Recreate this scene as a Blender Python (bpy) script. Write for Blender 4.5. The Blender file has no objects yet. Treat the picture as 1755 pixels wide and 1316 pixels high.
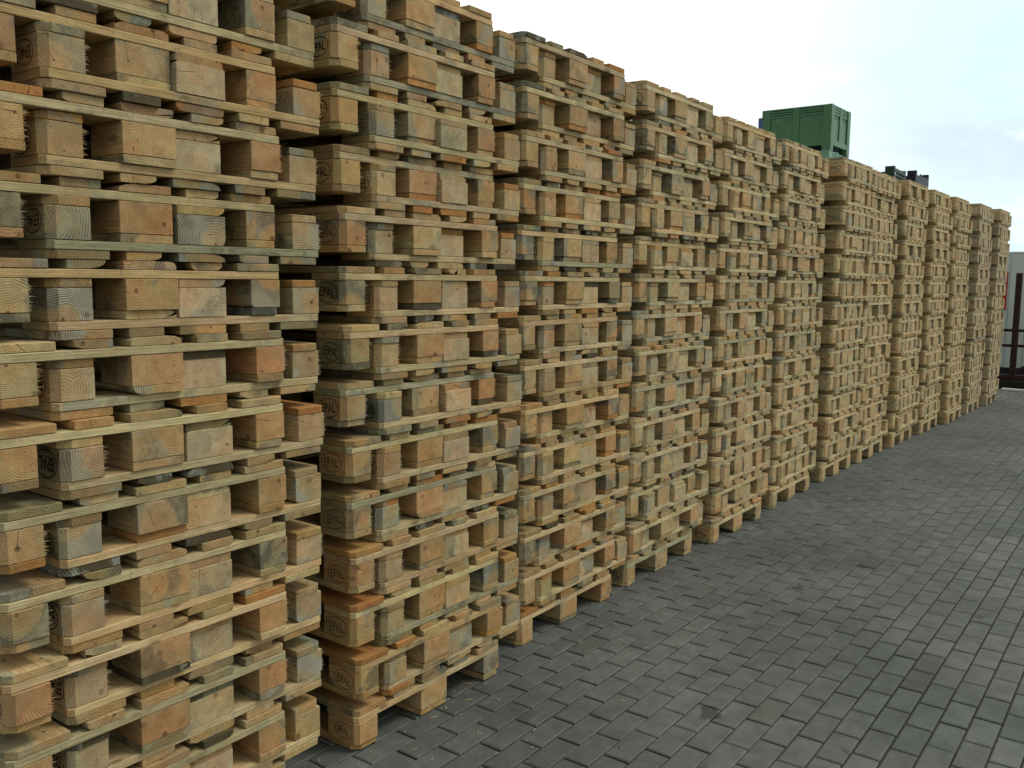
import bpy, bmesh, math, random
from mathutils import Vector, Matrix
random.seed(7)
rnd = random.random
C = bpy.context.scene.collection
scene = bpy.context.scene

# ------------------------------------------------------------------ camera
cam_d = bpy.data.cameras.new('camera'); cam = bpy.data.objects.new('camera', cam_d); C.objects.link(cam)
R2 = Vector((0.5949059, -0.80372958, 0.01028249)); U2 = Vector((0.08699171, 0.07709641, 0.99322132)); F = Vector((0.79907409, 0.58997874, -0.11578292))
cam.matrix_world = Matrix(((R2.x, U2.x, -F.x, 0), (R2.y, U2.y, -F.y, -2.135), (R2.z, U2.z, -F.z, 1.612), (0, 0, 0, 1)))
cam_d.sensor_width = 36; cam_d.lens = 1538.57 / 1755 * 36
cam_d.clip_start = 0.05; cam_d.clip_end = 2000
scene.camera = cam

# ------------------------------------------------------------------ node helper
class NT:
    def __init__(s, tree): s.t = tree; s.L = tree.links
    def n(s, kind, **kw):
        nd = s.t.nodes.new(kind)
        for k, v in kw.items():
            if k.startswith('i_'): nd.inputs[k[2:].replace('_', ' ')].default_value = v
            else: setattr(nd, k, v)
        return nd
    def put(s, sock, v):
        if hasattr(v, 'is_output') or isinstance(v, bpy.types.NodeSocket): s.L.new(v, sock)
        else: sock.default_value = v
    def m(s, op, a, b=0.0, c=0.0, clamp=False):
        nd = s.t.nodes.new('ShaderNodeMath'); nd.operation = op; nd.use_clamp = clamp
        for i, v in enumerate((a, b, c)):
            if i < len(nd.inputs): s.put(nd.inputs[i], v)
        return nd.outputs[0]
    def vm(s, op, a, b=(0, 0, 0)):
        nd = s.t.nodes.new('ShaderNodeVectorMath'); nd.operation = op
        s.put(nd.inputs[0], a)
        if op == 'SCALE': s.put(nd.inputs['Scale'], b)
        elif len(nd.inputs) > 1: s.put(nd.inputs[1], b)
        return nd.outputs['Value' if op in ('LENGTH', 'DOT_PRODUCT') else 'Vector']
    def noise(s, vec, scale, detail=2.0, rough=0.5, w=None):
        nd = s.t.nodes.new('ShaderNodeTexNoise'); s.L.new(vec, nd.inputs['Vector'])
        nd.inputs['Scale'].default_value = scale; nd.inputs['Detail'].default_value = detail; nd.inputs['Roughness'].default_value = rough
        return nd.outputs['Fac']
    def ramp(s, v, a, b, lo=0.0, hi=1.0):
        nd = s.t.nodes.new('ShaderNodeMapRange'); nd.interpolation_type = 'SMOOTHSTEP'; s.put(nd.inputs[0], v)
        for i, x in ((1, a), (2, b), (3, lo), (4, hi)): s.put(nd.inputs[i], x)
        return nd.outputs[0]
    def mix(s, f, a, b, mode='MIX'):
        nd = s.t.nodes.new('ShaderNodeMix'); nd.data_type = 'RGBA'; nd.blend_type = mode
        s.put(nd.inputs[0], f); s.put(nd.inputs[6], a); s.put(nd.inputs[7], b)
        return nd.outputs[2]
    def comb(s, x, y, z):
        nd = s.t.nodes.new('ShaderNodeCombineXYZ')
        for i, v in enumerate((x, y, z)): s.put(nd.inputs[i], v)
        return nd.outputs[0]
    def sep(s, v):
        nd = s.t.nodes.new('ShaderNodeSeparateXYZ'); s.L.new(v, nd.inputs[0]); return nd.outputs

# ------------------------------------------------------------------ world: overcast sky with clearer blue to one side
SUN_EL, SUN_AZ = 54.0, 142.0            # azimuth measured clockwise from +Y
world = bpy.data.worlds.new('World'); scene.world = world; world.use_nodes = True
w = NT(world.node_tree); world.node_tree.nodes.clear()
sky = w.n('ShaderNodeTexSky', sky_type='NISHITA', sun_disc=False)
sky.sun_elevation = math.radians(SUN_EL); sky.sun_rotation = math.radians(SUN_AZ)
sky.air_density = 1.0; sky.dust_density = 2.0
tc = w.n('ShaderNodeTexCoord')
gv = tc.outputs['Generated']
sx, sy, sz = w.sep(gv)
proj = w.comb(w.m('DIVIDE', sx, w.m('ADD', w.m('MAXIMUM', sz, 0.0), 0.25)), w.m('DIVIDE', sy, w.m('ADD', w.m('MAXIMUM', sz, 0.0), 0.25)), 0.0)
n1 = w.noise(proj, 1.3, 6, 0.55)
n2 = w.noise(w.vm('ADD', proj, (5.2, 1.7, 3.0)), 3.2, 5, 0.55)
# thinner, cooler cloud low towards +X; the cloud deck is brightest on that side of the sky
side = w.ramp(w.vm('DOT_PRODUCT', gv, (0.975, -0.05, 0.22)), 0.86, 0.985)
dome = w.ramp(w.vm('DOT_PRODUCT', gv, (0.93, -0.12, 0.30)), -0.1, 0.68, 0.46, 1.0)
white = w.mix(w.ramp(n2, 0.35, 0.7), (12.8, 12.9, 12.0, 1), (11.9, 12.1, 11.6, 1))
cool = w.mix(w.ramp(n1, 0.42, 0.66), (8.3, 10.8, 11.5, 1), (6.9, 8.3, 9.9, 1))
cool = w.mix(w.ramp(n2, 0.50, 0.66), cool, (9.6, 11.0, 11.6, 1))
cool = w.mix(0.15, cool, sky.outputs[0])
skyc = w.mix(w.m('MULTIPLY', side, 0.95), white, cool)
skyc = w.mix(1.0, skyc, w.comb(dome, dome, dome), 'MULTIPLY')
bg = w.n('ShaderNodeBackground'); w.L.new(skyc, bg.inputs[0]); bg.inputs[1].default_value = 0.1
ow = w.n('ShaderNodeOutputWorld'); w.L.new(bg.outputs[0], ow.inputs[0])

sd = bpy.data.lights.new('sun', 'SUN'); sd.energy = 1.35; sd.angle = math.radians(16); sd.color = (1.0, 0.95, 0.84)
so = bpy.data.objects.new('sun', sd); C.objects.link(so)
el, az = math.radians(SUN_EL), math.radians(SUN_AZ)
sdir = Vector((math.sin(az) * math.cos(el), math.cos(az) * math.cos(el), math.sin(el)))
so.rotation_euler = sdir.to_track_quat('Z', 'Y').to_euler()

scene.view_settings.view_transform = 'Standard'; scene.view_settings.look = 'None'
scene.view_settings.exposure = 0.08; scene.view_settings.gamma = 1.0
scene.cycles.max_bounces = 6; scene.cycles.diffuse_bounces = 4; scene.cycles.glossy_bounces = 2
scene.cycles.use_denoising = True

# ------------------------------------------------------------------ materials
def new_mat(name):
    m = bpy.data.materials.new(name); m.use_nodes = True; m.node_tree.nodes.clear()
    t = NT(m.node_tree); b = t.n('ShaderNodeBsdfPrincipled'); o = t.n('ShaderNodeOutputMaterial'); t.L.new(b.outputs[0], o.inputs[0])
    return m, t, b

def wood(name, axis='Y', island=False):
    m, t, b = new_mat(name)
    tc = t.n('ShaderNodeTexCoord'); oi = t.n('ShaderNodeObjectInfo'); P = tc.outputs['Object']
    if island:
        g = t.n('ShaderNodeNewGeometry'); r = g.outputs['Random Per Island']
        cr = t.n('ShaderNodeValToRGB'); t.L.new(r, cr.inputs[0]); e = cr.color_ramp; e.interpolation = 'CONSTANT'
        cols = [(.0, (.54, .46, .30)), (.2, (.47, .375, .22)), (.38, (.56, .49, .33)), (.55, (.50, .42, .27)), (.7, (.44, .40, .28)), (.88, (.46, .34, .19)), (.97, (.30, .28, .20))]
        e.elements[0].position = 0; e.elements[0].color = (*cols[0][1], 1); e.elements[1].position = cols[1][0]; e.elements[1].color = (*cols[1][1], 1)
        for p_, c_ in cols[2:]:
            q = e.elements.new(p_); q.color = (*c_, 1)
        col = cr.outputs[0]; alpha = 0.0
    else:
        r = oi.outputs['Random']; col = oi.outputs['Color']; alpha = oi.outputs['Alpha']
    fr = lambda k: t.m('FRACT', t.m('MULTIPLY', r, k))
    off = t.comb(t.m('MULTIPLY', r, 37.0), t.m('MULTIPLY', fr(17.3), 23.0), t.m('MULTIPLY', fr(91.7), 31.0))
    PO = t.vm('ADD', P, off)
    x, y, z = t.sep(P)
    if axis == 'X': x, y = y, x                       # x across the grain, y along it
    warp = t.noise(PO, 9.0, 2, .5)
    dx = t.m('SUBTRACT', x, t.m('MULTIPLY', t.m('SUBTRACT', fr(13.7), .5), .11))
    dz = t.m('SUBTRACT', z, t.m('MULTIPLY', t.m('SUBTRACT', fr(29.3), .5), .10))
    dx = t.m('ADD', dx, t.m('MULTIPLY', y, t.m('MULTIPLY', t.m('SUBTRACT', fr(53.1), .5), .10)))
    rad = t.m('SQRT', t.m('ADD', t.m('MULTIPLY', dx, dx), t.m('MULTIPLY', dz, dz)))
    rad = t.m('ADD', rad, t.m('MULTIPLY', t.m('SUBTRACT', warp, .5), .035))
    pitch = t.m('ADD', 780.0, t.m('MULTIPLY', fr(7.7), 900.0))
    ring = t.m('ADD', t.m('MULTIPLY', t.m('SINE', t.m('MULTIPLY', rad, pitch)), .5), .5)
    ring = t.m('POWER', ring, 2.0)
    # grain stretched along the board
    sc = (260., 9., 260.) if axis == 'Y' else (9., 260., 260.)
    fib = t.noise(t.vm('MULTIPLY', PO, sc), 1.0, 3, .6)
    fine = t.noise(PO, 140.0, 3, .65)
    blot = t.noise(PO, 14.0, 4, .6)
    big = t.noise(t.vm('ADD', PO, (3.1, 7.7, 1.3)), 7.5, 3, .55)
    nx, ny, nz = t.sep(tc.outputs['Normal'])
    endf = t.ramp(t.m('ABSOLUTE', ny if axis == 'Y' else nx), .5, .9)
    # heartwood disc, redder
    R_ = t.m('ADD', .022, t.m('MULTIPLY', fr(41.9), .05))
    heart = t.ramp(rad, t.m('MULTIPLY', R_, .86), R_, 1.0, 0.0)
    hc = t.mix(1.0, col, (1.10, .90, .80, 1), 'MULTIPLY')
    c = t.mix(t.m('MULTIPLY', heart, .6), col, hc)
    # rings: strong on some blocks, faint on others
    bold = t.m('DIVIDE', oi.outputs['Object Index'], 100.0)
    bold = t.m('MAXIMUM', bold, t.m('MULTIPLY', t.m('LESS_THAN', bold, .001), t.ramp(fr(63.1), .35, 1.0, .15, .6)))
    if island: bold = 0.12
    rs = t.m('MULTIPLY', t.m('MULTIPLY', bold, .62), t.m('ADD', t.m('MULTIPLY', endf, .75), .25))
    c = t.mix(t.m('MULTIPLY', ring, rs), c, t.mix(1.0, c, (.50, .42, .34, 1), 'MULTIPLY'))
    fe = t.mix(t.ramp(fib, .3, .7), (.90, .89, .87, 1), (1.05, 1.05, 1.06, 1))
    fl = t.mix(t.ramp(fib, .3, .7), (.72, .69, .65, 1), (1.17, 1.18, 1.19, 1))
    c = t.mix(1.0, c, t.mix(endf, fl, fe), 'MULTIPLY')
    c = t.mix(1.0, c, t.mix(endf, (1, 1, 1, 1), t.mix(t.ramp(t.noise(PO, 34.0, 4, .6), .3, .7), (.86, .84, .80, 1), (1.08, 1.08, 1.07, 1))), 'MULTIPLY')
    c = t.mix(1.0, c, t.mix(t.ramp(blot, .3, .7), (.86, .84, .80, 1), (1.07, 1.07, 1.07, 1)), 'MULTIPLY')
    # blue-grey sap stain and black mould, outside the heart only
    th = t.m('SUBTRACT', .70, t.m('MULTIPLY', alpha, .21))
    edge = t.ramp(rad, t.m('MULTIPLY', R_, 1.0), t.m('MULTIPLY', R_, 1.7), .0, .15)
    sv = t.m('ADD', t.m('ADD', big, edge), t.m('MULTIPLY', t.m('SUBTRACT', t.m('ADD', fine, t.m('MULTIPLY', blot, 1.5)), 1.25), .20))
    st = t.ramp(sv, th, t.m('ADD', th, .06))
    st = t.m('MULTIPLY', st, t.m('SUBTRACT', 1.0, t.m('MULTIPLY', heart, .92)))
    stc = t.mix(t.ramp(fr(77.7), .35, .6), (.105, .130, .125, 1), (.125, .12, .075, 1))
    stc = t.mix(t.ramp(blot, .42, .60), t.mix(1.0, stc, (.28, .29, .28, 1), 'MULTIPLY'), t.mix(1.0, stc, (1.55, 1.6, 1.45, 1), 'MULTIPLY'))
    stc = t.mix(t.m('MULTIPLY', t.m('SUBTRACT', 1.0, ring), t.m('ADD', .05, t.m('MULTIPLY', rs, 1.5), 0, True)), stc, (.50, .48, .38, 1))
    c = t.mix(t.m('MULTIPLY', st, t.m('ADD', .42, t.m('MULTIPLY', alpha, .45))), c, stc)
    # nail heads on the faces of the long boards
    if axis == 'Y':
        qx = t.m('SUBTRACT', t.m('ABSOLUTE', x), .030)
        qy = t.m('SUBTRACT', t.m('SUBTRACT', t.m('ABSOLUTE', y), .5275), t.m('MULTIPLY', t.m('SIGN', x), .028))
        qd = t.m('SQRT', t.m('ADD', t.m('MULTIPLY', qx, qx), t.m('MULTIPLY', qy, qy)))
        c = t.mix(t.m('MULTIPLY', t.ramp(qd, .0035, .0055, 1.0, 0.0), .85), c, (.05, .04, .035, 1))
    # knots and specks
    vo = t.n('ShaderNodeTexVoronoi'); kv = t.vm('MULTIPLY', PO, (1, .45, 1) if axis == 'Y' else (.45, 1, 1)); t.L.new(kv, vo.inputs['Vector']); vo.inputs['Scale'].default_value = 11.0
    kn = t.ramp(vo.outputs['Distance'], .05, .14, 1.0, 0.0)
    c = t.mix(t.m('MULTIPLY', kn, .62), c, (.13, .065, .03, 1))
    sp = t.ramp(t.noise(PO, 75.0, 1, .5), .70, .76)
    c = t.mix(t.m('MULTIPLY', sp, .4), c, (.08, .06, .04, 1))
    ang = t.m('ARCTAN2', dz, dx); a0 = t.m('MULTIPLY', fr(33.3), 6.283)
    da = t.m('SUBTRACT', ang, t.m('SUBTRACT', a0, 3.1416))
    wid = t.m('MULTIPLY', t.m('ABSOLUTE', t.m('SINE', da)), rad)
    ck = t.m('MULTIPLY', t.ramp(wid, .0004, .0013, 1.0, 0.0), t.ramp(t.m('COSINE', da), .0, .3))
    ck = t.m('MULTIPLY', t.m('MULTIPLY', ck, t.ramp(rad, t.m('MULTIPLY', fr(21.1), .05), .075, 1.0, .0)), t.m('MULTIPLY', endf, t.m('GREATER_THAN', fr(11.9), .55)))
    c = t.mix(t.m('MULTIPLY', ck, .8), c, (.05, .035, .02, 1))
    c = t.mix(t.m('MULTIPLY', t.m('MULTIPLY', t.ramp(rad, .0014, .003, 1.0, 0.0), endf), .7), c, (.10, .05, .025, 1))
    ec = t.mix(1.0, c, (.92, .90, .87, 1), 'MULTIPLY')
    c = t.mix(endf, c, ec)
    t.L.new(c, b.inputs['Base Color']); b.inputs['Roughness'].default_value = .82
    b.inputs['Specular IOR Level'].default_value = .25
    h = t.m('ADD', t.m('MULTIPLY', fib, .5), t.m('ADD', t.m('MULTIPLY', fine, .8), t.m('MULTIPLY', t.m('MULTIPLY', ring, endf), .35)))
    bp = t.n('ShaderNodeBump'); bp.inputs['Strength'].default_value = .7; bp.inputs['Distance'].default_value = .0022
    t.L.new(h, bp.inputs['Height']); t.L.new(bp.outputs[0], b.inputs['Normal'])
    return m
WOOD_Y = wood('pallet wood, grain along boards', 'Y')
WOOD_X = wood('pallet wood, grain across pallet', 'X')
WOOD_S = wood('pallet wood, far stacks', 'Y', island=True)

def plain(name, col, rough=.6, var=.15, scale=6.0, spec=.4, metal=0.0, bump=0.0, dirt=None):
    m, t, b = new_mat(name)
    tc = t.n('ShaderNodeTexCoord'); P = tc.outputs['Object']
    n = t.noise(P, scale, 5, .6)
    c = t.mix(t.ramp(n, .25, .75), tuple(x * (1 - var) for x in col) + (1,), tuple(min(1, x * (1 + var)) for x in col) + (1,))
    if dirt: c = t.mix(t.m('MULTIPLY', t.ramp(t.noise(t.vm('MULTIPLY', P, (3, 3, .6)), scale * .6, 4, .6), .5, .7), .5), c, tuple(dirt) + (1,))
    t.L.new(c, b.inputs['Base Color']); b.inputs['Roughness'].default_value = rough; b.inputs['Metallic'].default_value = metal
    b.inputs['Specular IOR Level'].default_value = spec
    if bump:
        bp = t.n('ShaderNodeBump'); bp.inputs['Strength'].default_value = .5; bp.inputs['Distance'].default_value = bump
        t.L.new(t.noise(P, scale * 12, 3, .6), bp.inputs['Height']); t.L.new(bp.outputs[0], b.inputs['Normal'])
    return m
STAMP = plain('scorched stamp', (.022, .016, .012), .9, .3, 40, .1, dirt=(.07, .05, .035))
STAMP_FAINT = plain('faded stamp', (.11, .08, .045), .9, .3, 40, .1, dirt=(.28, .21, .12))
STAMP_MID = plain('worn stamp', (.035, .025, .018), .9, .3, 40, .1, dirt=(.13, .095, .06))
M_GREEN = plain('green bin plastic', (.060, .175, .080), .45, .12, 3, .4)
M_GREEN2 = plain('bleached green bin plastic', (.16, .33, .23), .55, .15, 3, .4)
M_BLUE = plain('blue bin plastic', (.06, .11, .30), .5, .12, 3, .4)
M_DKGREEN = plain('dark green crate plastic', (.006, .035, .022), .5, .2, 8, .3)
M_NAVY = plain('navy crate plastic', (.007, .009, .032), .5, .2, 8, .3)
M_PALEGR = plain('pale green crate plastic', (.22, .34, .28), .5, .2, 8, .3)
M_WALL = plain('grey white wall sheeting', (.54, .61, .585), .5, .08, 1.2, .4, dirt=(.25, .29, .28))
M_RED = plain('dark red painted steel', (.026, .006, .008), .5, .3, 12, .4)
M_BLACK = plain('black plinth and foot shade', (.012, .014, .013), .7, .3, 6, .3)
M_BANNER = plain('red sign sheet', (.42, .03, .03), .6, .12, 5, .3)
M_WHITE = plain('white paint', (.6, .6, .58), .6, .1, 10, .3)

# ------------------------------------------------------------------ tagging / linking
def mesh_obj(name, me, parent=None, loc=(0, 0, 0), rot=(0, 0, 0)):
    o = bpy.data.objects.new(name, me); C.objects.link(o); o.parent = parent; o.location = loc; o.rotation_euler = rot
    return o
def thing(name, label, cat, loc=(0, 0, 0), rot=(0, 0, 0), group=None):
    o = bpy.data.objects.new(name, None); C.objects.link(o); o.location = loc; o.rotation_euler = rot
    o.empty_display_size = .1
    o['label'] = label; o['category'] = cat
    if group: o['group'] = group
    return o
def me_from(name, verts, faces, mat):
    me = bpy.data.meshes.new(name); me.from_pydata(verts, [], faces); me.update()
    if mat: me.materials.append(mat)
    return me
def fix_normals(me):
    bm = bmesh.new(); bm.from_mesh(me); bmesh.ops.recalc_face_normals(bm, faces=bm.faces); bm.to_mesh(me); bm.free()

# prism along Y: outline in XZ, slightly eased ends
def prism_y(name, prof, L, mat, ease=.0012, fray=False, jy=.0):
    n = len(prof); vs = []; fs = []
    cx = sum(p[0] for p in prof) / n; cz = sum(p[1] for p in prof) / n
    ys = [(-L / 2, 1), (-L / 2 + ease * 1.4, 0), (L / 2 - ease * 1.4, 0), (L / 2, 1)]
    for y, ins in ys:
        for (x, z) in prof:
            dx, dz = x - cx, z - cz; l = math.hypot(dx, dz)
            k = 1 - (ease / l if ins else 0)
            vs.append((cx + dx * k, y, cz + dz * k))
    for i in range(3):
        for j in range(n):
            a = i * n + j; b_ = i * n + (j + 1) % n
            fs.append((a, b_, b_ + n, a + n))
    fs.append(tuple(range(n - 1, -1, -1))); fs.append(tuple(range(3 * n, 4 * n)))
    me = me_from(name, vs, fs, mat); fix_normals(me)
    if fray:
        bm = bmesh.new(); bm.from_mesh(me); BV = list(bm.verts)
        for j in fray:                                   # torn fibres standing off the sawn edge
            for q in (j,):
                a = BV[n + q]; b_ = BV[n + (q + 1) % n]
                if rnd() < .5:
                    mid = (a.co + b_.co) / 2
                    tip = bm.verts.new(mid + Vector((.004 + .013 * rnd() ** 2, -.003 + .004 * rnd(), (rnd() - .6) * .008)))
                    try: bm.faces.new((a, b_, tip))
                    except ValueError: pass
        bm.to_mesh(me); bm.free()
    return me

def rect_profile(w, h, wane=None, seg_right=4, jit=.0006):
    """outline, clockwise from the bottom left; wane = list of (corner, dx, dz)"""
    wa = {c: (dx, dz) for c, dx, dz in (wane or [])}
    p = []
    def corner(c, x, z, sx, sz, first_h):
        if c in wa:
            dx, dz = wa[c]; k = 5 if dx > .012 else 3
            pts = []
            for i in range(k + 1):
                a = i / k * math.pi / 2
                pts.append((x - sx * dx * (1 - math.sin(a)), z - sz * dz * (1 - math.cos(a))))
            # pts run from (x-dx, z) to (x, z-dz)
            pts = [(x - sx * dx * (1 - math.sin(i / k * math.pi / 2)), z - sz * dz * (1 - math.cos(i / k * math.pi / 2))) for i in range(k + 1)]
            p.extend(pts if first_h else pts[::-1])
        else:
            e = .0012
            pts = [(x - sx * e, z), (x, z - sz * e)]
            p.extend(pts if first_h else pts[::-1])
    corner('bl', -w / 2, -h / 2, -1, -1, False)
    for i in range(1, 4): p.append((-w / 2 + w * i / 4, -h / 2 + (rnd() - .5) * jit))
    corner('br', w / 2, -h / 2, 1, -1, True)
    r0 = len(p) - 1
    for i in range(1, seg_right): p.append((w / 2 + (rnd() - .5) * jit, -h / 2 + h * i / seg_right))
    r1 = len(p)
    corner('tr', w / 2, h / 2, 1, 1, False)
    for i in range(1, 4): p.append((w / 2 - w * i / 4, h / 2 + (rnd() - .5) * jit))
    corner('tl', -w / 2, h / 2, -1, 1, True)
    return p, list(range(r0, r1))

# plate: outline in XY with cut corners, eased edges, thickness in Z
def plate_z(name, w, L, h, cuts, mat, ease=.0015, dz=.0):
    """cuts: dict corner->size, corners fl, fr, rl, rr"""
    def pts(ins):
        W, H = w / 2 - ins, L / 2 - ins; out = []
        def c(key, sx, sy, order):
            k = cuts.get(key, .0018) - (ins * .4)
            k = max(k, .0006)
            a = (sx * (W - k), sy * H); b_ = (sx * W, sy * (H - k))
            out.extend([a, b_] if order else [b_, a])
        c('fl', -1, -1, False); c('fr', 1, -1, True); c('rr', 1, 1, False); c('rl', -1, 1, True)
        return out
    vs = []; fs = []
    for z, ins in ((-h / 2, ease), (-h / 2 + ease, 0), (h / 2 - ease, 0), (h / 2, ease)):
        for x, y in pts(ins): vs.append((x, y, z))
    n = 8
    for i in range(3):
        for j in range(n):
            a = i * n + j; b_ = i * n + (j + 1) % n; fs.append((a, b_, b_ + n, a + n))
    fs.append(tuple(range(n - 1, -1, -1))); fs.append(tuple(range(3 * n, 4 * n)))
    me = me_from(name, vs, fs, mat); fix_normals(me); return me

G = .0011   # hair gap so that touching pieces never share a plane
CUT = .016
V = {}
def variants(key, n, f): V[key] = [f(i) for i in range(n)]
def wane_for(i, w):
    r = rnd()
    if r < .36: return []
    if r < .58: return [('bl' if rnd() < .5 else 'br', .01 + rnd() * .045, .008 + rnd() * .0115)]
    if r < .78: return [('tl' if rnd() < .5 else 'tr', .01 + rnd() * .045, .008 + rnd() * .0115)]
    if r < .9: return [('tl', .012 + rnd() * .035, .009 + rnd() * .010), ('tr', .01 + rnd() * .03, .008 + rnd() * .010)]
    return [('bl', .008 + rnd() * .025, .006 + rnd() * .012), ('br', .01 + rnd() * .03, .008 + rnd() * .012)]
T = .022
def board(w):
    return lambda i: prism_y('board', rect_profile(w - .001 - rnd() * .004, T - G, wane_for(i, w))[0], 1.2 - rnd() * .006, WOOD_Y)
variants('deck_w', 12, board(.145)); variants('deck_n', 12, board(.100))
variants('deck_l', 4, lambda i: plate_z('board', .145, 1.2, T - G, {'fl': CUT + rnd() * .006, 'rl': CUT}, WOOD_Y))
variants('deck_r', 4, lambda i: plate_z('board', .145, 1.2, T - G, {'fr': CUT * (.3 + rnd() * .8), 'rr': CUT}, WOOD_Y))
variants('bot_l', 4, lambda i: plate_z('board', .100, 1.2, T - G, {'fl': CUT + .004 + rnd() * .008, 'rl': CUT}, WOOD_Y))
variants('bot_r', 4, lambda i: plate_z('board', .100, 1.2, T - G, {'fr': CUT * (.3 + rnd() * .8), 'rr': CUT}, WOOD_Y))
variants('bot_m', 8, board(.145))
def stringer(i, cuts):
    return plate_z('board', .8, .145, T - G, cuts, WOOD_X)
variants('str_f', 4, lambda i: stringer(i, {'fl': CUT * .8, 'fr': CUT * .35}))
variants('str_m', 2, lambda i: stringer(i, {}))
def block(w, fray, wane=True):
    def f(i):
        wn = []
        if wane and rnd() < .45: wn = [(random.choice(['bl', 'br', 'tl', 'tr']), .008 + rnd() * .022, .006 + rnd() * .02)]
        fr_ = fray and i % 2 == 0
        pr, seg = rect_profile(w - .001, .078 - G, wn, seg_right=34 if fr_ else 4, jit=.0016 if fr_ else .0008)
        return prism_y('block', pr, .1445, WOOD_Y, ease=.0012, fray=seg if fr_ else False)
    return f
variants('blk_n', 12, block(.100, True)); variants('blk_w', 12, block(.145, False))
variants('blk_l', 6, lambda i: plate_z('block', .0995, .1445, .078 - G, {'fl': CUT * (.8 + rnd() * .4)}, WOOD_Y))
def fringe(me, x, y, h):
    bm = bmesh.new(); bm.from_mesh(me); N = 36
    a = [bm.verts.new((x - .0002, y + .0012, -h / 2 + h * i / N)) for i in range(N + 1)]
    b_ = [bm.verts.new((x - .0012, y - .0003, -h / 2 + h * i / N)) for i in range(N + 1)]
    for i in range(N):
        bm.faces.new((a[i], a[i + 1], b_[i + 1], b_[i]))
        if rnd() < .4:
            tip = bm.verts.new((x + .004 + .013 * rnd() ** 2, y - .002 + .004 * rnd(), a[i].co.z + (rnd() - .6) * .008))
            bm.faces.new((a[i + 1], a[i], tip))
    bm.to_mesh(me); bm.free(); return me
for i, me in enumerate(V['blk_l']):
    if i % 3 != 2: fringe(me, .0497, -.0722, .075)
variants('blk_r', 6, lambda i: plate_z('block', .0995, .1445, .078 - G, {'fr': CUT * (.1 + rnd() * .5)}, WOOD_Y))

# scorched oval stamp with its four letters
def stamp_mesh():
    cu = bpy.data.curves.new('stamp', 'FONT'); cu.body = 'EPAL'; cu.size = .040; cu.align_x = 'CENTER'; cu.align_y = 'CENTER'; cu.extrude = .0003; cu.offset = .0003
    to = bpy.data.objects.new('stamp_tmp', cu); C.objects.link(to)
    bpy.context.view_layer.update()
    me = bpy.data.meshes.new_from_object(to.evaluated_get(bpy.context.evaluated_depsgraph_get()))
    bpy.data.objects.remove(to)
    bm = bmesh.new(); bm.from_mesh(me)
    xs = [v.co.x for v in bm.verts]; ys = [v.co.y for v in bm.verts]
    mx, my = (min(xs) + max(xs)) / 2, (min(ys) + max(ys)) / 2; kx = .066 / (max(xs) - min(xs)); ky = .031 / (max(ys) - min(ys))
    for v in bm.verts: v.co = Vector(((v.co.x - mx) * kx, (v.co.y - my) * ky, v.co.z))
    N = 40; a, b_, tk = .048, .033, .0026
    ring = []
    for i in range(N):
        q = 2 * math.pi * i / N; c_, s_ = math.cos(q), math.sin(q)
        ring.append([bm.verts.new((c_ * (a - o), s_ * (b_ - o), z)) for o, z in ((0, -.0003), (0, .0003), (tk, .0003), (tk, -.0003))])
    for i in range(N):
        p, q = ring[i], ring[(i + 1) % N]
        for j in range(4): bm.faces.new((p[j], q[j], q[(j + 1) % 4], p[(j + 1) % 4]))
    bmesh.ops.recalc_face_normals(bm, faces=bm.faces)
    bm.to_mesh(me); bm.free(); me.materials.clear(); me.materials.append(STAMP); return me
base_stamp = stamp_mesh()
def stamp_variant(flip):
    me = base_stamp.copy(); s = -1 if flip else 1
    for v in me.vertices: v.co = Vector((-v.co.z, -s * v.co.x, s * v.co.y))
    me.update(); return me
def restain(me, m):
    me.materials.clear(); me.materials.append(m); return me
STAMPS = {f: [restain(stamp_variant(f), m) for m in (STAMP, STAMP_FAINT, STAMP_MID)] for f in (False, True)}

# ------------------------------------------------------------------ tones of single boards
def jit(c, k=.12):
    g = 1 + (rnd() - .5) * 2 * k
    return [max(.01, x * g * (1 + (rnd() - .5) * .08)) for x in c]
def pick(tab):
    s = sum(t_[0] for t_ in tab); r = rnd() * s
    for wgt, c, a in tab:
        r -= wgt
        if r <= 0: return (*jit(c), min(1, max(0, a + (rnd() - .5) * .4)))
    return (*jit(tab[-1][1]), tab[-1][2])
T_STR = [(7, (0.480, 0.409, 0.239), .12), (3, (0.430, 0.374, 0.225), .3), (1.8, (0.340, 0.338, 0.225), .4), (.4, (0.280, 0.283, 0.180), .4), (.8, (0.420, 0.328, 0.171), .2)]
# blocks by their place in the pallet: the same batch of timber recurs down a stack; last value = how boldly the rings show
T_UP_L = [(6, (0.440, 0.328, 0.171), .25), (3, (0.450, 0.364, 0.203), .35), (2.5, (0.380, 0.318, 0.180), .8), (.6, (0.390, 0.253, 0.117), .3)]
T_UP_M = [(7, (0.460, 0.343, 0.184), .10), (3, (0.430, 0.303, 0.153), .15), (3, (0.460, 0.379, 0.216), .3), (1.5, (0.400, 0.338, 0.189), .7)]
T_UP_R = [(5, (0.430, 0.313, 0.162), .55), (3, (0.420, 0.353, 0.198), .85), (2, (0.440, 0.293, 0.153), .3), (1.2, (0.330, 0.313, 0.198), .9)]
T_INV_L = [(4, (0.450, 0.389, 0.239), .45), (3, (0.450, 0.353, 0.207), .35), (3, (0.400, 0.379, 0.252), .85), (1, (0.360, 0.353, 0.243), .95)]
T_INV_M = [(6, (0.490, 0.434, 0.293), .08), (4, (0.490, 0.404, 0.257), .15), (2, (0.440, 0.394, 0.261), .5)]
T_INV_R = [(4, (0.460, 0.404, 0.252), .8), (4, (0.460, 0.374, 0.216), .45), (3, (0.440, 0.404, 0.270), 1.0), (1.5, (0.400, 0.364, 0.225), .6)]
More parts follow.
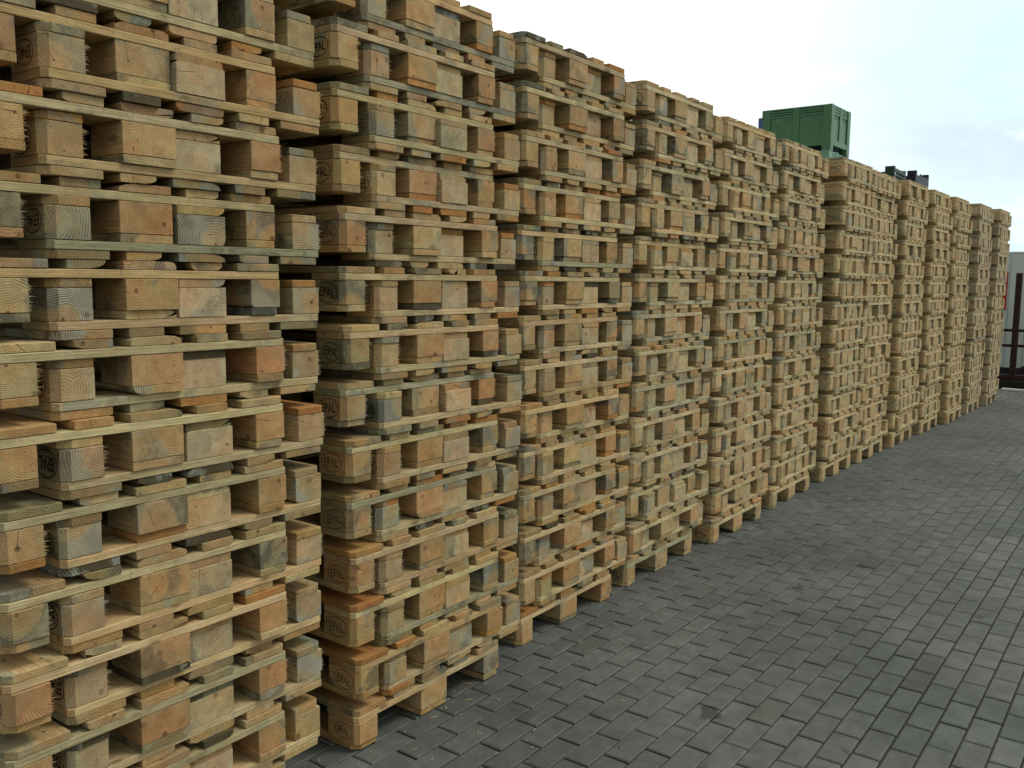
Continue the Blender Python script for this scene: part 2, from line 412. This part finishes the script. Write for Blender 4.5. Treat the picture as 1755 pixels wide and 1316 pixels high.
T_END = [(5, (0.410, 0.308, 0.149), .3), (1.9, (0.410, 0.237, 0.086), .15), (5, (0.450, 0.379, 0.211), .35), (2.6, (0.290, 0.253, 0.140), .7), (1.3, (0.085, 0.081, 0.050), .8), (4, (0.390, 0.313, 0.176), .5), (1.2, (0.300, 0.298, 0.189), .9)]
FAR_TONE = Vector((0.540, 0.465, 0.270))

XS = [0.8802, 2.022, 3.082, 4.055, 5.072, 6.137, 7.23, 8.228, 9.209, 10.252, 11.208, 12.276, 13.275]
#XS_END
YS = [-.054, -.005, .08, .089, .069, .082, .073, .073, .006, -.025, -.084, -.119, -.184]
LX = [-.0002, -.0332, -.0426, -.0173, .0302, .0014, .0196, -.0105, -.0107, -.0009, -.0036, .0023, -.0012]
LY = [-.0083, -.0009, -.0217, -.0203, .0186, .0091, -.0164, .001, .0033, .0054, .0165, -.0016, -.0011]

ORD = 'lowest second third fourth fifth sixth seventh eighth ninth tenth eleventh twelfth thirteenth fourteenth fifteenth sixteenth seventeenth eighteenth nineteenth twentieth twenty-first twenty-second twenty-third twenty-fourth twenty-fifth twenty-sixth topmost'.split()
STK = 'first second third fourth fifth sixth seventh eighth ninth tenth eleventh'.split()

BX = [(.05, .1), (.4, .145), (.75, .1)]
DX = [(.0725, .145), (.23625, .1), (.4, .145), (.56375, .1), (.7275, .145)]
SY = [.0725, .6, 1.1275]

def layout(inv):
    """(part, kind, x, y, z, w, L, h, variant key, tone) for a pallet whose lowest face is z=0"""
    out = []
    zf = (lambda z: .144 - z) if inv else (lambda z: z)
    for i, (x, w_) in enumerate(BX):
        out.append(('bottom_board', x, .6, zf(.011), w_, 1.2, T, ('bot_l', 'bot_m', 'bot_r')[i]))
        for j, y in enumerate(SY):
            out.append(('block', x, y, zf(.061), w_, .145, .078, ('blk_l', 'blk_w', 'blk_n')[i] if j == 0 else ('blk_n', 'blk_w', 'blk_n')[i]))
    for j, y in enumerate(SY): out.append(('stringer_board', .4, y, zf(.111), .8, .145, T, 'str_f' if j == 0 else 'str_m'))
    for i, (x, w_) in enumerate(DX): out.append(('deck_board', x, .6, zf(.133), w_, 1.2, T, ('deck_l', 'deck_n', 'deck_w', 'deck_n', 'deck_r')[i]))
    return out
LAY = {False: layout(False), True: layout(True)}

def stack_pose(k, t):
    z = 0 if t == 0 else .144 + ((t - 1) // 2) * .188 + (0 if t % 2 == 1 else .044)
    inv = t % 2 == 1
    x = XS[k] + LX[k] * z + (.145 if inv else 0)
    y = YS[k] + LY[k] * z
    return x, y, z, inv

def make_pallet(k, t):
    x, y, z, inv = stack_pose(k, t)
    jx = (rnd() - .5) * .012; jy = random.gauss(0, .008)
    tier = ORD[t]
    lab = f"{'upside-down' if inv else 'upright'} wooden pallet, {tier + (' on the paving' if t == 0 else ' of its stack' if t == 26 else ' pallet from the ground')}, {STK[k]} stack from the left"
    root = thing('wooden_pallet', lab, 'pallet', (x + jx, y + max(-.02, min(.02, jy)), z), (0, 0, math.radians((rnd() - .5) * .5)), 'wooden pallets stacked in a long row')
    for (part, px, py, pz, w_, L_, h_, key) in LAY[inv]:
        me = random.choice(V[key])
        front = part == 'block' and py < .1
        rot = (0, 0, 0)
        if key in ('deck_w', 'deck_n', 'bot_m'): rot = (0, 0, math.pi if rnd() < .5 else 0)
        elif key == 'blk_w' or (key == 'blk_n' and not front): rot = (0, math.pi if rnd() < .5 else 0, 0)
        dy = 0
        if part in ('deck_board', 'bottom_board'): dy = (rnd() - .5) * .007
        elif part == 'block': dy = -(rnd() ** 3) * .006 + .002 * rnd()
        o = mesh_obj(part, me, root, (px, py + dy, pz), rot)
        if part == 'stringer_board':
            c_ = pick(T_STR); o.color = c_[:3] + (c_[3] * .4,)
        elif part == 'block':
            i_ = 0 if px < .2 else 1 if px < .6 else 2
            o.color = pick(((T_INV_L, T_INV_M, T_INV_R) if inv else (T_UP_L, T_UP_M, T_UP_R))[i_])
            lo, hi = ((35, 95), (5, 45), (65, 100))[i_] if inv else ((5, 40), (0, 30), (5, 55))[i_]
            o.pass_index = int(lo + rnd() * (hi - lo))
        else: o.color = pick(T_END)
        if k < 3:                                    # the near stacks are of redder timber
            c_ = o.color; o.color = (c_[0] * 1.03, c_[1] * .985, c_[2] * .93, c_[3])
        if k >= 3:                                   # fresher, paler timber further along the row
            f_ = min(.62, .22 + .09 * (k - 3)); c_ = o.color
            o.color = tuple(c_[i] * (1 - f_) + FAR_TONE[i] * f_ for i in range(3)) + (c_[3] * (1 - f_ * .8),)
        if part == 'block' and front and px < .1 and rnd() < .9:
            sm = mesh_obj('stamp_mark', random.choice(STAMPS[inv]), o, (-.0500, .006 + (rnd() - .5) * .024, (rnd() - .5) * .008), ((rnd() - .5) * .28, 0, 0))
            q_ = .86 + rnd() * .22; sm.scale = (1, q_, q_)
    return root

N_STACK_SINGLE = 11
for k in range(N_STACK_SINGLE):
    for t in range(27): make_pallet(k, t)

# farthest two stacks and an unseen row added to keep gaps dark: one mass
def box(vs, fs, x0, x1, y0, y1, z0, z1):
    b_ = len(vs)
    vs += [(x0, y0, z0), (x1, y0, z0), (x1, y1, z0), (x0, y1, z0), (x0, y0, z1), (x1, y0, z1), (x1, y1, z1), (x0, y1, z1)]
    fs += [(b_, b_ + 3, b_ + 2, b_ + 1), (b_ + 4, b_ + 5, b_ + 6, b_ + 7), (b_, b_ + 1, b_ + 5, b_ + 4), (b_ + 1, b_ + 2, b_ + 6, b_ + 5), (b_ + 2, b_ + 3, b_ + 7, b_ + 6), (b_ + 3, b_, b_ + 4, b_ + 7)]
vs, fs = [], []
def mass_pallet(x, y, z, inv):
    for (part, px, py, pz, w_, L_, h_, key) in LAY[inv]:
        g = .0006
        box(vs, fs, x + px - w_ / 2 + g, x + px + w_ / 2 - g, y + py - L_ / 2 + g + rnd() * .004, y + py + L_ / 2 - g, z + pz - h_ / 2 + g, z + pz + h_ / 2 - g)
for k in (11, 12):
    for t in range(27):
        x, y, z, inv = stack_pose(k, t); mass_pallet(x + (rnd() - .5) * .012, y + random.gauss(0, .007), z, inv)
for k in range(13):
    for t in range(27):
        x, y, z, inv = stack_pose(k, t); mass_pallet(x + (rnd() - .5) * .02, YS[k] + 1.29 + rnd() * .02, z, inv)
mo = mesh_obj('stacked_pallets', me_from('stacked_pallets', vs, fs, WOOD_S))
mo['kind'] = 'stuff'; mo['label'] = 'wooden pallets in the far end stacks and in an unseen row added behind'; mo['category'] = 'pallets'

# ------------------------------------------------------------------ ground: pavers near, sheet beyond
def paver_mat(name, island=True):
    m, t, b = new_mat(name)
    tc = t.n('ShaderNodeTexCoord'); P = tc.outputs['Object']; g = t.n('ShaderNodeNewGeometry')
    r = g.outputs['Random Per Island']
    c = t.mix(r, (.078, .087, .080, 1), (.094, .104, .096, 1))
    r2 = t.m('FRACT', t.m('MULTIPLY', r, 37.7))
    c = t.mix(t.ramp(r2, .95, 1.0), c, (.076, .074, .066, 1))
    c = t.mix(1.0, c, t.mix(t.ramp(t.noise(P, .9, 5, .6), .3, .7), (.72, .74, .76, 1), (1.15, 1.15, 1.12, 1)), 'MULTIPLY')
    c = t.mix(1.0, c, t.mix(t.ramp(t.noise(P, 11, 4, .65), .3, .7), (.8, .8, .8, 1), (1.16, 1.16, 1.16, 1)), 'MULTIPLY')
    c = t.mix(t.m('MULTIPLY', t.ramp(t.noise(P, 330, 2, .6), .58, .75), .35), c, (.16, .16, .15, 1))
    c = t.mix(t.m('MULTIPLY', t.ramp(t.noise(t.vm('ADD', P, (9, 4, 1)), 5.5, 2, .5), .72, .76), .75), c, (.02, .022, .022, 1))
    # dry dust close to the stacks
    x, y, z = t.sep(P)
    near = t.ramp(y, -.75, -.15)
    c = t.mix(t.m('MULTIPLY', t.m('MULTIPLY', near, t.ramp(t.noise(t.vm('MULTIPLY', P, (1.5, 5, 1)), 2.2, 5, .7), .56, .72)), .35), c, (.2, .2, .18, 1))
    t.L.new(c, b.inputs['Base Color']); b.inputs['Specular IOR Level'].default_value = .35
    t.L.new(t.ramp(t.noise(P, 3, 4, .6), .3, .7, .66, .88), b.inputs['Roughness'])
    bp = t.n('ShaderNodeBump'); bp.inputs['Strength'].default_value = .5; bp.inputs['Distance'].default_value = .0012
    t.L.new(t.noise(P, 260, 3, .7), bp.inputs['Height']); t.L.new(bp.outputs[0], b.inputs['Normal'])
    return m
PW, PL = .0968, .2135
def sand_mat():
    m, t, b = new_mat('joint grit'); tc = t.n('ShaderNodeTexCoord'); P = tc.outputs['Object']
    x, y, z = t.sep(P)
    c = t.mix(t.ramp(t.noise(P, 40, 3, .6), .3, .7), (.010, .012, .009, 1), (.028, .030, .024, 1))
    dust = t.m('MULTIPLY', t.ramp(y, -1.1, -.3), t.ramp(t.noise(t.vm('MULTIPLY', P, (1, 3, 1)), 1.7, 4, .6), .46, .6))
    c = t.mix(t.m('MULTIPLY', dust, .7), c, (.22, .22, .2, 1))
    t.L.new(c, b.inputs['Base Color']); b.inputs['Roughness'].default_value = .95; return m
vs, fs = [], []
X0, X1, Y0, Y1 = .2, 17.6, -7.2, 1.4
rows = int((Y1 - Y0) / PW)
r_off = (-.085 - Y0) % PW
for j in range(rows):
    y0 = Y0 + r_off + j * PW
    ox = (PL / 2 if j % 2 else 0) + (rnd() - .5) * .02
    n = int((X1 - X0) / PL) + 1; row_g = .0010 + (.0022 if rnd() < .35 else 0) * rnd() + (.0012 if y0 < -1.3 else 0)
    for i in range(n):
        if y0 > .5 and i * PL + X0 < 0: continue
        x0 = X0 + ox + i * PL
        g = .0026 + rnd() * .0022; gl = row_g + rnd() * .0012
        a, b_, c_, d_ = x0 + g + rnd() * .0015, x0 + PL - g - rnd() * .0015, y0 + gl, y0 + PW - gl
        z = (rnd() - .5) * .003; tx = (rnd() - .5) * .012; ty = (rnd() - .5) * .016
        e = .0045
        xm, ym = (a + b_) / 2, (c_ + d_) / 2
        zz = lambda x, y: z + (x - xm) * tx + (y - ym) * ty
        q = len(vs)
        for X, Y in ((a, c_), (b_, c_), (b_, d_), (a, d_)): vs.append((X, Y, -.02))
        for X, Y in ((a, c_), (b_, c_), (b_, d_), (a, d_)): vs.append((X, Y, zz(X, Y) - .0035))
        for X, Y in ((a + e, c_ + e), (b_ - e, c_ + e), (b_ - e, d_ - e), (a + e, d_ - e)): vs.append((X, Y, zz(X, Y)))
        for l in (0, 4):
            for s in range(4): fs.append((q + l + s, q + l + (s + 1) % 4, q + l + 4 + (s + 1) % 4, q + l + 4 + s))
        fs.append((q + 8, q + 9, q + 10, q + 11))
pv = mesh_obj('pavement', me_from('pavement', vs, fs, paver_mat('concrete pavers')), loc=(0, 0, -.003)); pv['kind'] = 'structure'
vs, fs = [(-150, -150, -.0115), (250, -150, -.0115), (250, 150, -.0115), (-150, 150, -.0115)], [(0, 1, 2, 3)]
gr = mesh_obj('ground', me_from('ground', vs, fs, sand_mat())); gr['kind'] = 'structure'

# ------------------------------------------------------------------ plastic bins behind the row
def boxes_mesh(name, bl, mat, bev=.0):
    vs, fs = [], []
    for b_ in bl: box(vs, fs, *b_)
    me = me_from(name, vs, fs, mat)
    if bev:
        bm = bmesh.new(); bm.from_mesh(me); bmesh.ops.bevel(bm, geom=list(bm.edges), offset=bev, segments=2, profile=.7, affect='EDGES'); bm.to_mesh(me); bm.free()
    return me
def panel_boxes(L, H, z0):
    """side panel in the X-Z plane from x=0..L, thickness toward +Y, outer face y=0; slatted top, two recessed fields"""
    o = []; t_ = .03
    for i in range(4): o.append((.004, L - .004, .002, t_, z0 + H - .026 - i * .038, z0 + H - i * .038))
    o.append((.006, L - .006, t_ + .004, t_ + .008, z0 + H - .15, z0 + H - .012))
    for x in [L * .25, L * .75]: o.append((x - .004, x + .004, .006, t_ - .004, z0 + H - .14, z0 + H - .001))
    o.append((L / 2 - .05, L / 2 + .05, -.004, t_ + .001, z0 + .10, z0 + H - .002))
    zt = z0 + H - .155
    for a, b_ in ((.004, L / 2 - .05), (L / 2 + .05, L - .004)):
        w_ = b_ - a
        o.append((a, b_, .014, t_ - .002, z0 + .10, zt - .07))
        o.append((a, b_, .004, t_ - .001, zt - .0, zt + .022))
        k = int(w_ / .036)
        for i in range(k):
            x = a + (i + .5) * w_ / k
            hole = i % 2 == 1 and (.25 < i / k < .48 or .58 < i / k < .9)
            o.append((x - w_ / k / 2 + (.024 if hole else -.0004), x + w_ / k / 2 + .0002, .0145, t_ - .0025, zt - .0702, zt + .0005))
    o.append((.0, L, -.006, t_, z0 + .012, z0 + .102))
    return o
def build_bin(mat, inner, label, loc, rot, group=None):
    W, L, H = 1.0, 1.2, .77
    r = thing('plastic_bin', label, 'bin', loc, rot, group)
    c = .145
    for sx in (0, 1):
        for sy in (0, 1):
            x = 0 if sx == 0 else W - c; y = 0 if sy == 0 else L - c
            b_ = [(x, x + c, y, y + c, .0, H)]
            mesh_obj('corner_post', boxes_mesh('corner', b_, mat, .012), r)
    for sx in (0, 1):     # long sides (run along Y)
        me = boxes_mesh('panel', panel_boxes(L - 2 * c, H - .10, .10), mat, .0)
        # map x->y
        for v in me.vertices:
            X, Y, Z = v.co
            v.co = (Y + .012, L - c - X, Z) if sx == 0 else (W - .012 - Y, c + X, Z)
        me.update(); mesh_obj('side_panel', me, r)
    for sy in (0, 1):
        me = boxes_mesh('panel', panel_boxes(W - 2 * c, H - .10, .10), mat, .0)
        for v in me.vertices:
            X, Y, Z = v.co
            v.co = (c + X, Y + .012, Z) if sy == 0 else (W - c - X, L - .012 - Y, Z)
        me.update(); mesh_obj('side_panel', me, r)
    mesh_obj('floor_plate', boxes_mesh('base', [(c * .6, W - c * .6, c * .6, L - c * .6, .115, .135)], mat), r)
    fb = []
    for y in (c + .001, L / 2 - .07, L - c - .141): fb.append((.02, W - .02, y, y + .14, .001, .02))
    mesh_obj('skid', boxes_mesh('skid', [(.021, W - .021, L / 2 - .07, L / 2 + .07, .001, .11)], mat, .006), r)
    return r
M_DARKIN = M_GREEN
bins = []
BXX, BYY = 15.32, 2.70
names = [('bleached green plastic bin, lowest of the bin stack behind the pallets', M_GREEN2), ('pale green plastic bin, third from the ground in the bin stack behind the pallets', M_GREEN2), ('pale green plastic bin, second from the ground in the bin stack behind the pallets', M_GREEN2), ('pale green plastic bin in the middle of the bin stack behind the pallets', M_GREEN2),
         ('pale green plastic bin just under the big dark green one', M_GREEN2), ('green slatted plastic bin highest above the pallet stacks', M_GREEN)]
for i, (lb, m_) in enumerate(names):
    build_bin(m_, m_, lb, (BXX + (.03 if i == 5 else .0), BYY, .755 * i + .001), (0, 0, math.radians(-1 if i == 5 else 1.5)), 'large plastic bins stacked behind the pallets')
for i in range(6):
    build_bin(M_BLUE, M_BLUE, ['blue plastic bin third from the ground behind the green bins', 'blue plastic bin resting on the ground behind the green bins', 'blue plastic bin second from the ground behind the green bins', 'blue plastic bin in the middle of the blue stack behind green bins', 'blue plastic bin fourth from the ground behind the green bins', 'topmost blue plastic bin peeking out beside the highest green bin'][i], (BXX + 1.12, BYY + .49, .771 * i + .001), (0, 0, 0), 'large plastic bins stacked behind the pallets')

# ------------------------------------------------------------------ small crates on top of the pallets
def build_crate(mat, label, loc, rot, H=.25):
    r = thing('plastic_crate', label, 'crate', loc, rot, 'small plastic crates on top of the pallets')
    W, L = .6, .4; t_ = .014
    mesh_obj('crate_floor', boxes_mesh('floor', [(0.002, W - .002, 0.002, L - .002, 0, .012)], mat), r)
    for sy in (0, 1):
        o = []; y0 = 0 if sy == 0 else L - t_
        for z0, z1 in ((.012, .05), (.075, .09), (.115, .13), (.155, H - .05)): o.append((.045, W - .045, y0, y0 + t_, z0, z1))
        for i in range(7): x = .05 + i * (W - .115) / 6; o.append((x, x + .015, y0 + .002, y0 + t_ - .002, .013, H - .052 if i % 2 else H - .022))
        mesh_obj('side_wall', boxes_mesh('side', o, mat), r)
    for sx in (0, 1):
        o = []; x0 = 0 if sx == 0 else W - t_
        o.append((x0, x0 + t_, .045, L - .045, .012, H - .06))
        mesh_obj('end_wall', boxes_mesh('end', o, mat), r)
    for sx in (0, 1):
        for sy in (0, 1):
            x0 = 0 if sx == 0 else W - .06; y0 = 0 if sy == 0 else L - .10
            mesh_obj('raised_corner', boxes_mesh('corner', [(x0, x0 + .06, y0, y0 + .10, .0, H)], mat, .006), r)
    return r
ZT = .144 + 13 * .188
build_crate(M_PALEGR, 'pale green plastic crate lying under the dark green crate on the pallets', (XS[9] + .32, YS[9] + .52, ZT + .003), (0, 0, 0), .13)
build_crate(M_DKGREEN, 'dark green plastic crate with raised corners on top of the pallets', (XS[9] + .36, YS[9] + .52, ZT + .136), (0, 0, .03), .175)
build_crate(M_NAVY, 'navy blue plastic crate with raised corners on top of the pallets', (XS[10] + .27, YS[10] + .55, ZT + .003), (0, 0, -.03), .345)

# ------------------------------------------------------------------ wall sheeting, steel frame, sign at the far end
XW = 17.9
fw = thing('sheet_wall', 'pale grey sheet metal wall behind the dark red frame', 'wall', (XW, -6.0, 0))
o = []
for i in range(44):
    y = -1.0 + i * .28; o.append((0, .05, y + .001, y + .262, .16, 2.15)); o.append((.012, .04, y + .262, y + .279, .16, 2.145))
mesh_obj('wall_sheet', boxes_mesh('sheet', o, M_WALL), fw)
mesh_obj('wall_plinth', boxes_mesh('plinth', [(-.05, .1, -1.0, 11.3, 0, .155)], M_BLACK), fw)
mesh_obj('wall_capping', boxes_mesh('cap', [(-.01, .06, -1.0, 11.3, 2.152, 2.18)], M_WALL), fw)
sg = mesh_obj('red_sign', boxes_mesh('sign', [(0, .02, 0, .35, 0, .66)], M_BANNER), loc=(XW - .03, .30, 1.18)); sg['label'] = 'narrow red sign hanging on the pale wall beside the last stack'; sg['category'] = 'sign'

sf = thing('steel_frame', 'dark red steel frame standing in front of the pale wall', 'frame', (15.9, -.127, 0))
S = .045
def bar(p, q, s):
    p, q = Vector(p), Vector(q); d = (q - p); L_ = d.length
    bm = bmesh.new(); bmesh.ops.create_cube(bm, size=1); bmesh.ops.scale(bm, vec=(s, s, L_), verts=bm.verts)
    bmesh.ops.bevel(bm, geom=list(bm.edges), offset=.004, segments=1, affect='EDGES')
    M_ = Matrix.Translation((p + q) / 2) @ d.to_track_quat('Z', 'X').to_matrix().to_4x4()
    bm.transform(M_); me = bpy.data.meshes.new('bar'); bm.to_mesh(me); bm.free(); me.materials.append(M_RED); return me
for y in (0, 1.9, -1.9): mesh_obj('post', bar((0, y, .215), (0, y, 1.79), .085), sf)
for z in (.90, .66): mesh_obj('rail', bar((.0652, -2.6, z), (.0652, 2.6, z), .045), sf)
mesh_obj('brace', bar((-.066, -.02, .26), (-.066, -.95, .80), .045), sf)
mesh_obj('foot_beam', bar((0, -2.6, .165), (0, 2.6, .165), .085), sf)
mesh_obj('foot_shade', boxes_mesh('foot', [(-.16, .22, -2.6, 2.6, .001, .120)], M_BLACK), sf)  # black slab standing in for the shadow under the foot beam
kl = mesh_obj('kerb_line', boxes_mesh('kerb', [(0, .10, -3.0, 0, 0, .03)], M_WHITE), loc=(15.45, -.05, .0)); kl['kind'] = 'structure'

# ------------------------------------------------------------------ slivers and sawdust lying along the foot of the stacks
vs, fs = [], []
for i in range(420):
    x = 1.2 + 14 * rnd() ** 1.6; y = .1 - abs(random.gauss(0, .35)) - (.5 * rnd() if i % 5 == 0 else 0)
    l = .003 + .016 * rnd() ** 3; w_ = .0012 + .0016 * rnd(); a = rnd() * math.pi; z = .0005 + rnd() * .001
    ca, sa = math.cos(a), math.sin(a); q = len(vs)
    for u, v, h in ((-l, -w_, 0), (l, -w_ * .4, 0), (l, w_ * .4, 0), (-l, w_, 0), (0, 0, .0025)): vs.append((x + u * ca - v * sa, y + u * sa + v * ca, z + h))
    fs += [(q, q + 1, q + 4), (q + 1, q + 2, q + 4), (q + 2, q + 3, q + 4), (q + 3, q, q + 4)]
wc = mesh_obj('wood_splinters', me_from('wood_splinters', vs, fs, plain('pale splinters', (.36, .29, .17), .9, .3, 20, .1)))
wc['kind'] = 'stuff'; wc['label'] = 'pale wood slivers and dust scattered along the foot of the stacks'; wc['category'] = 'wood litter'
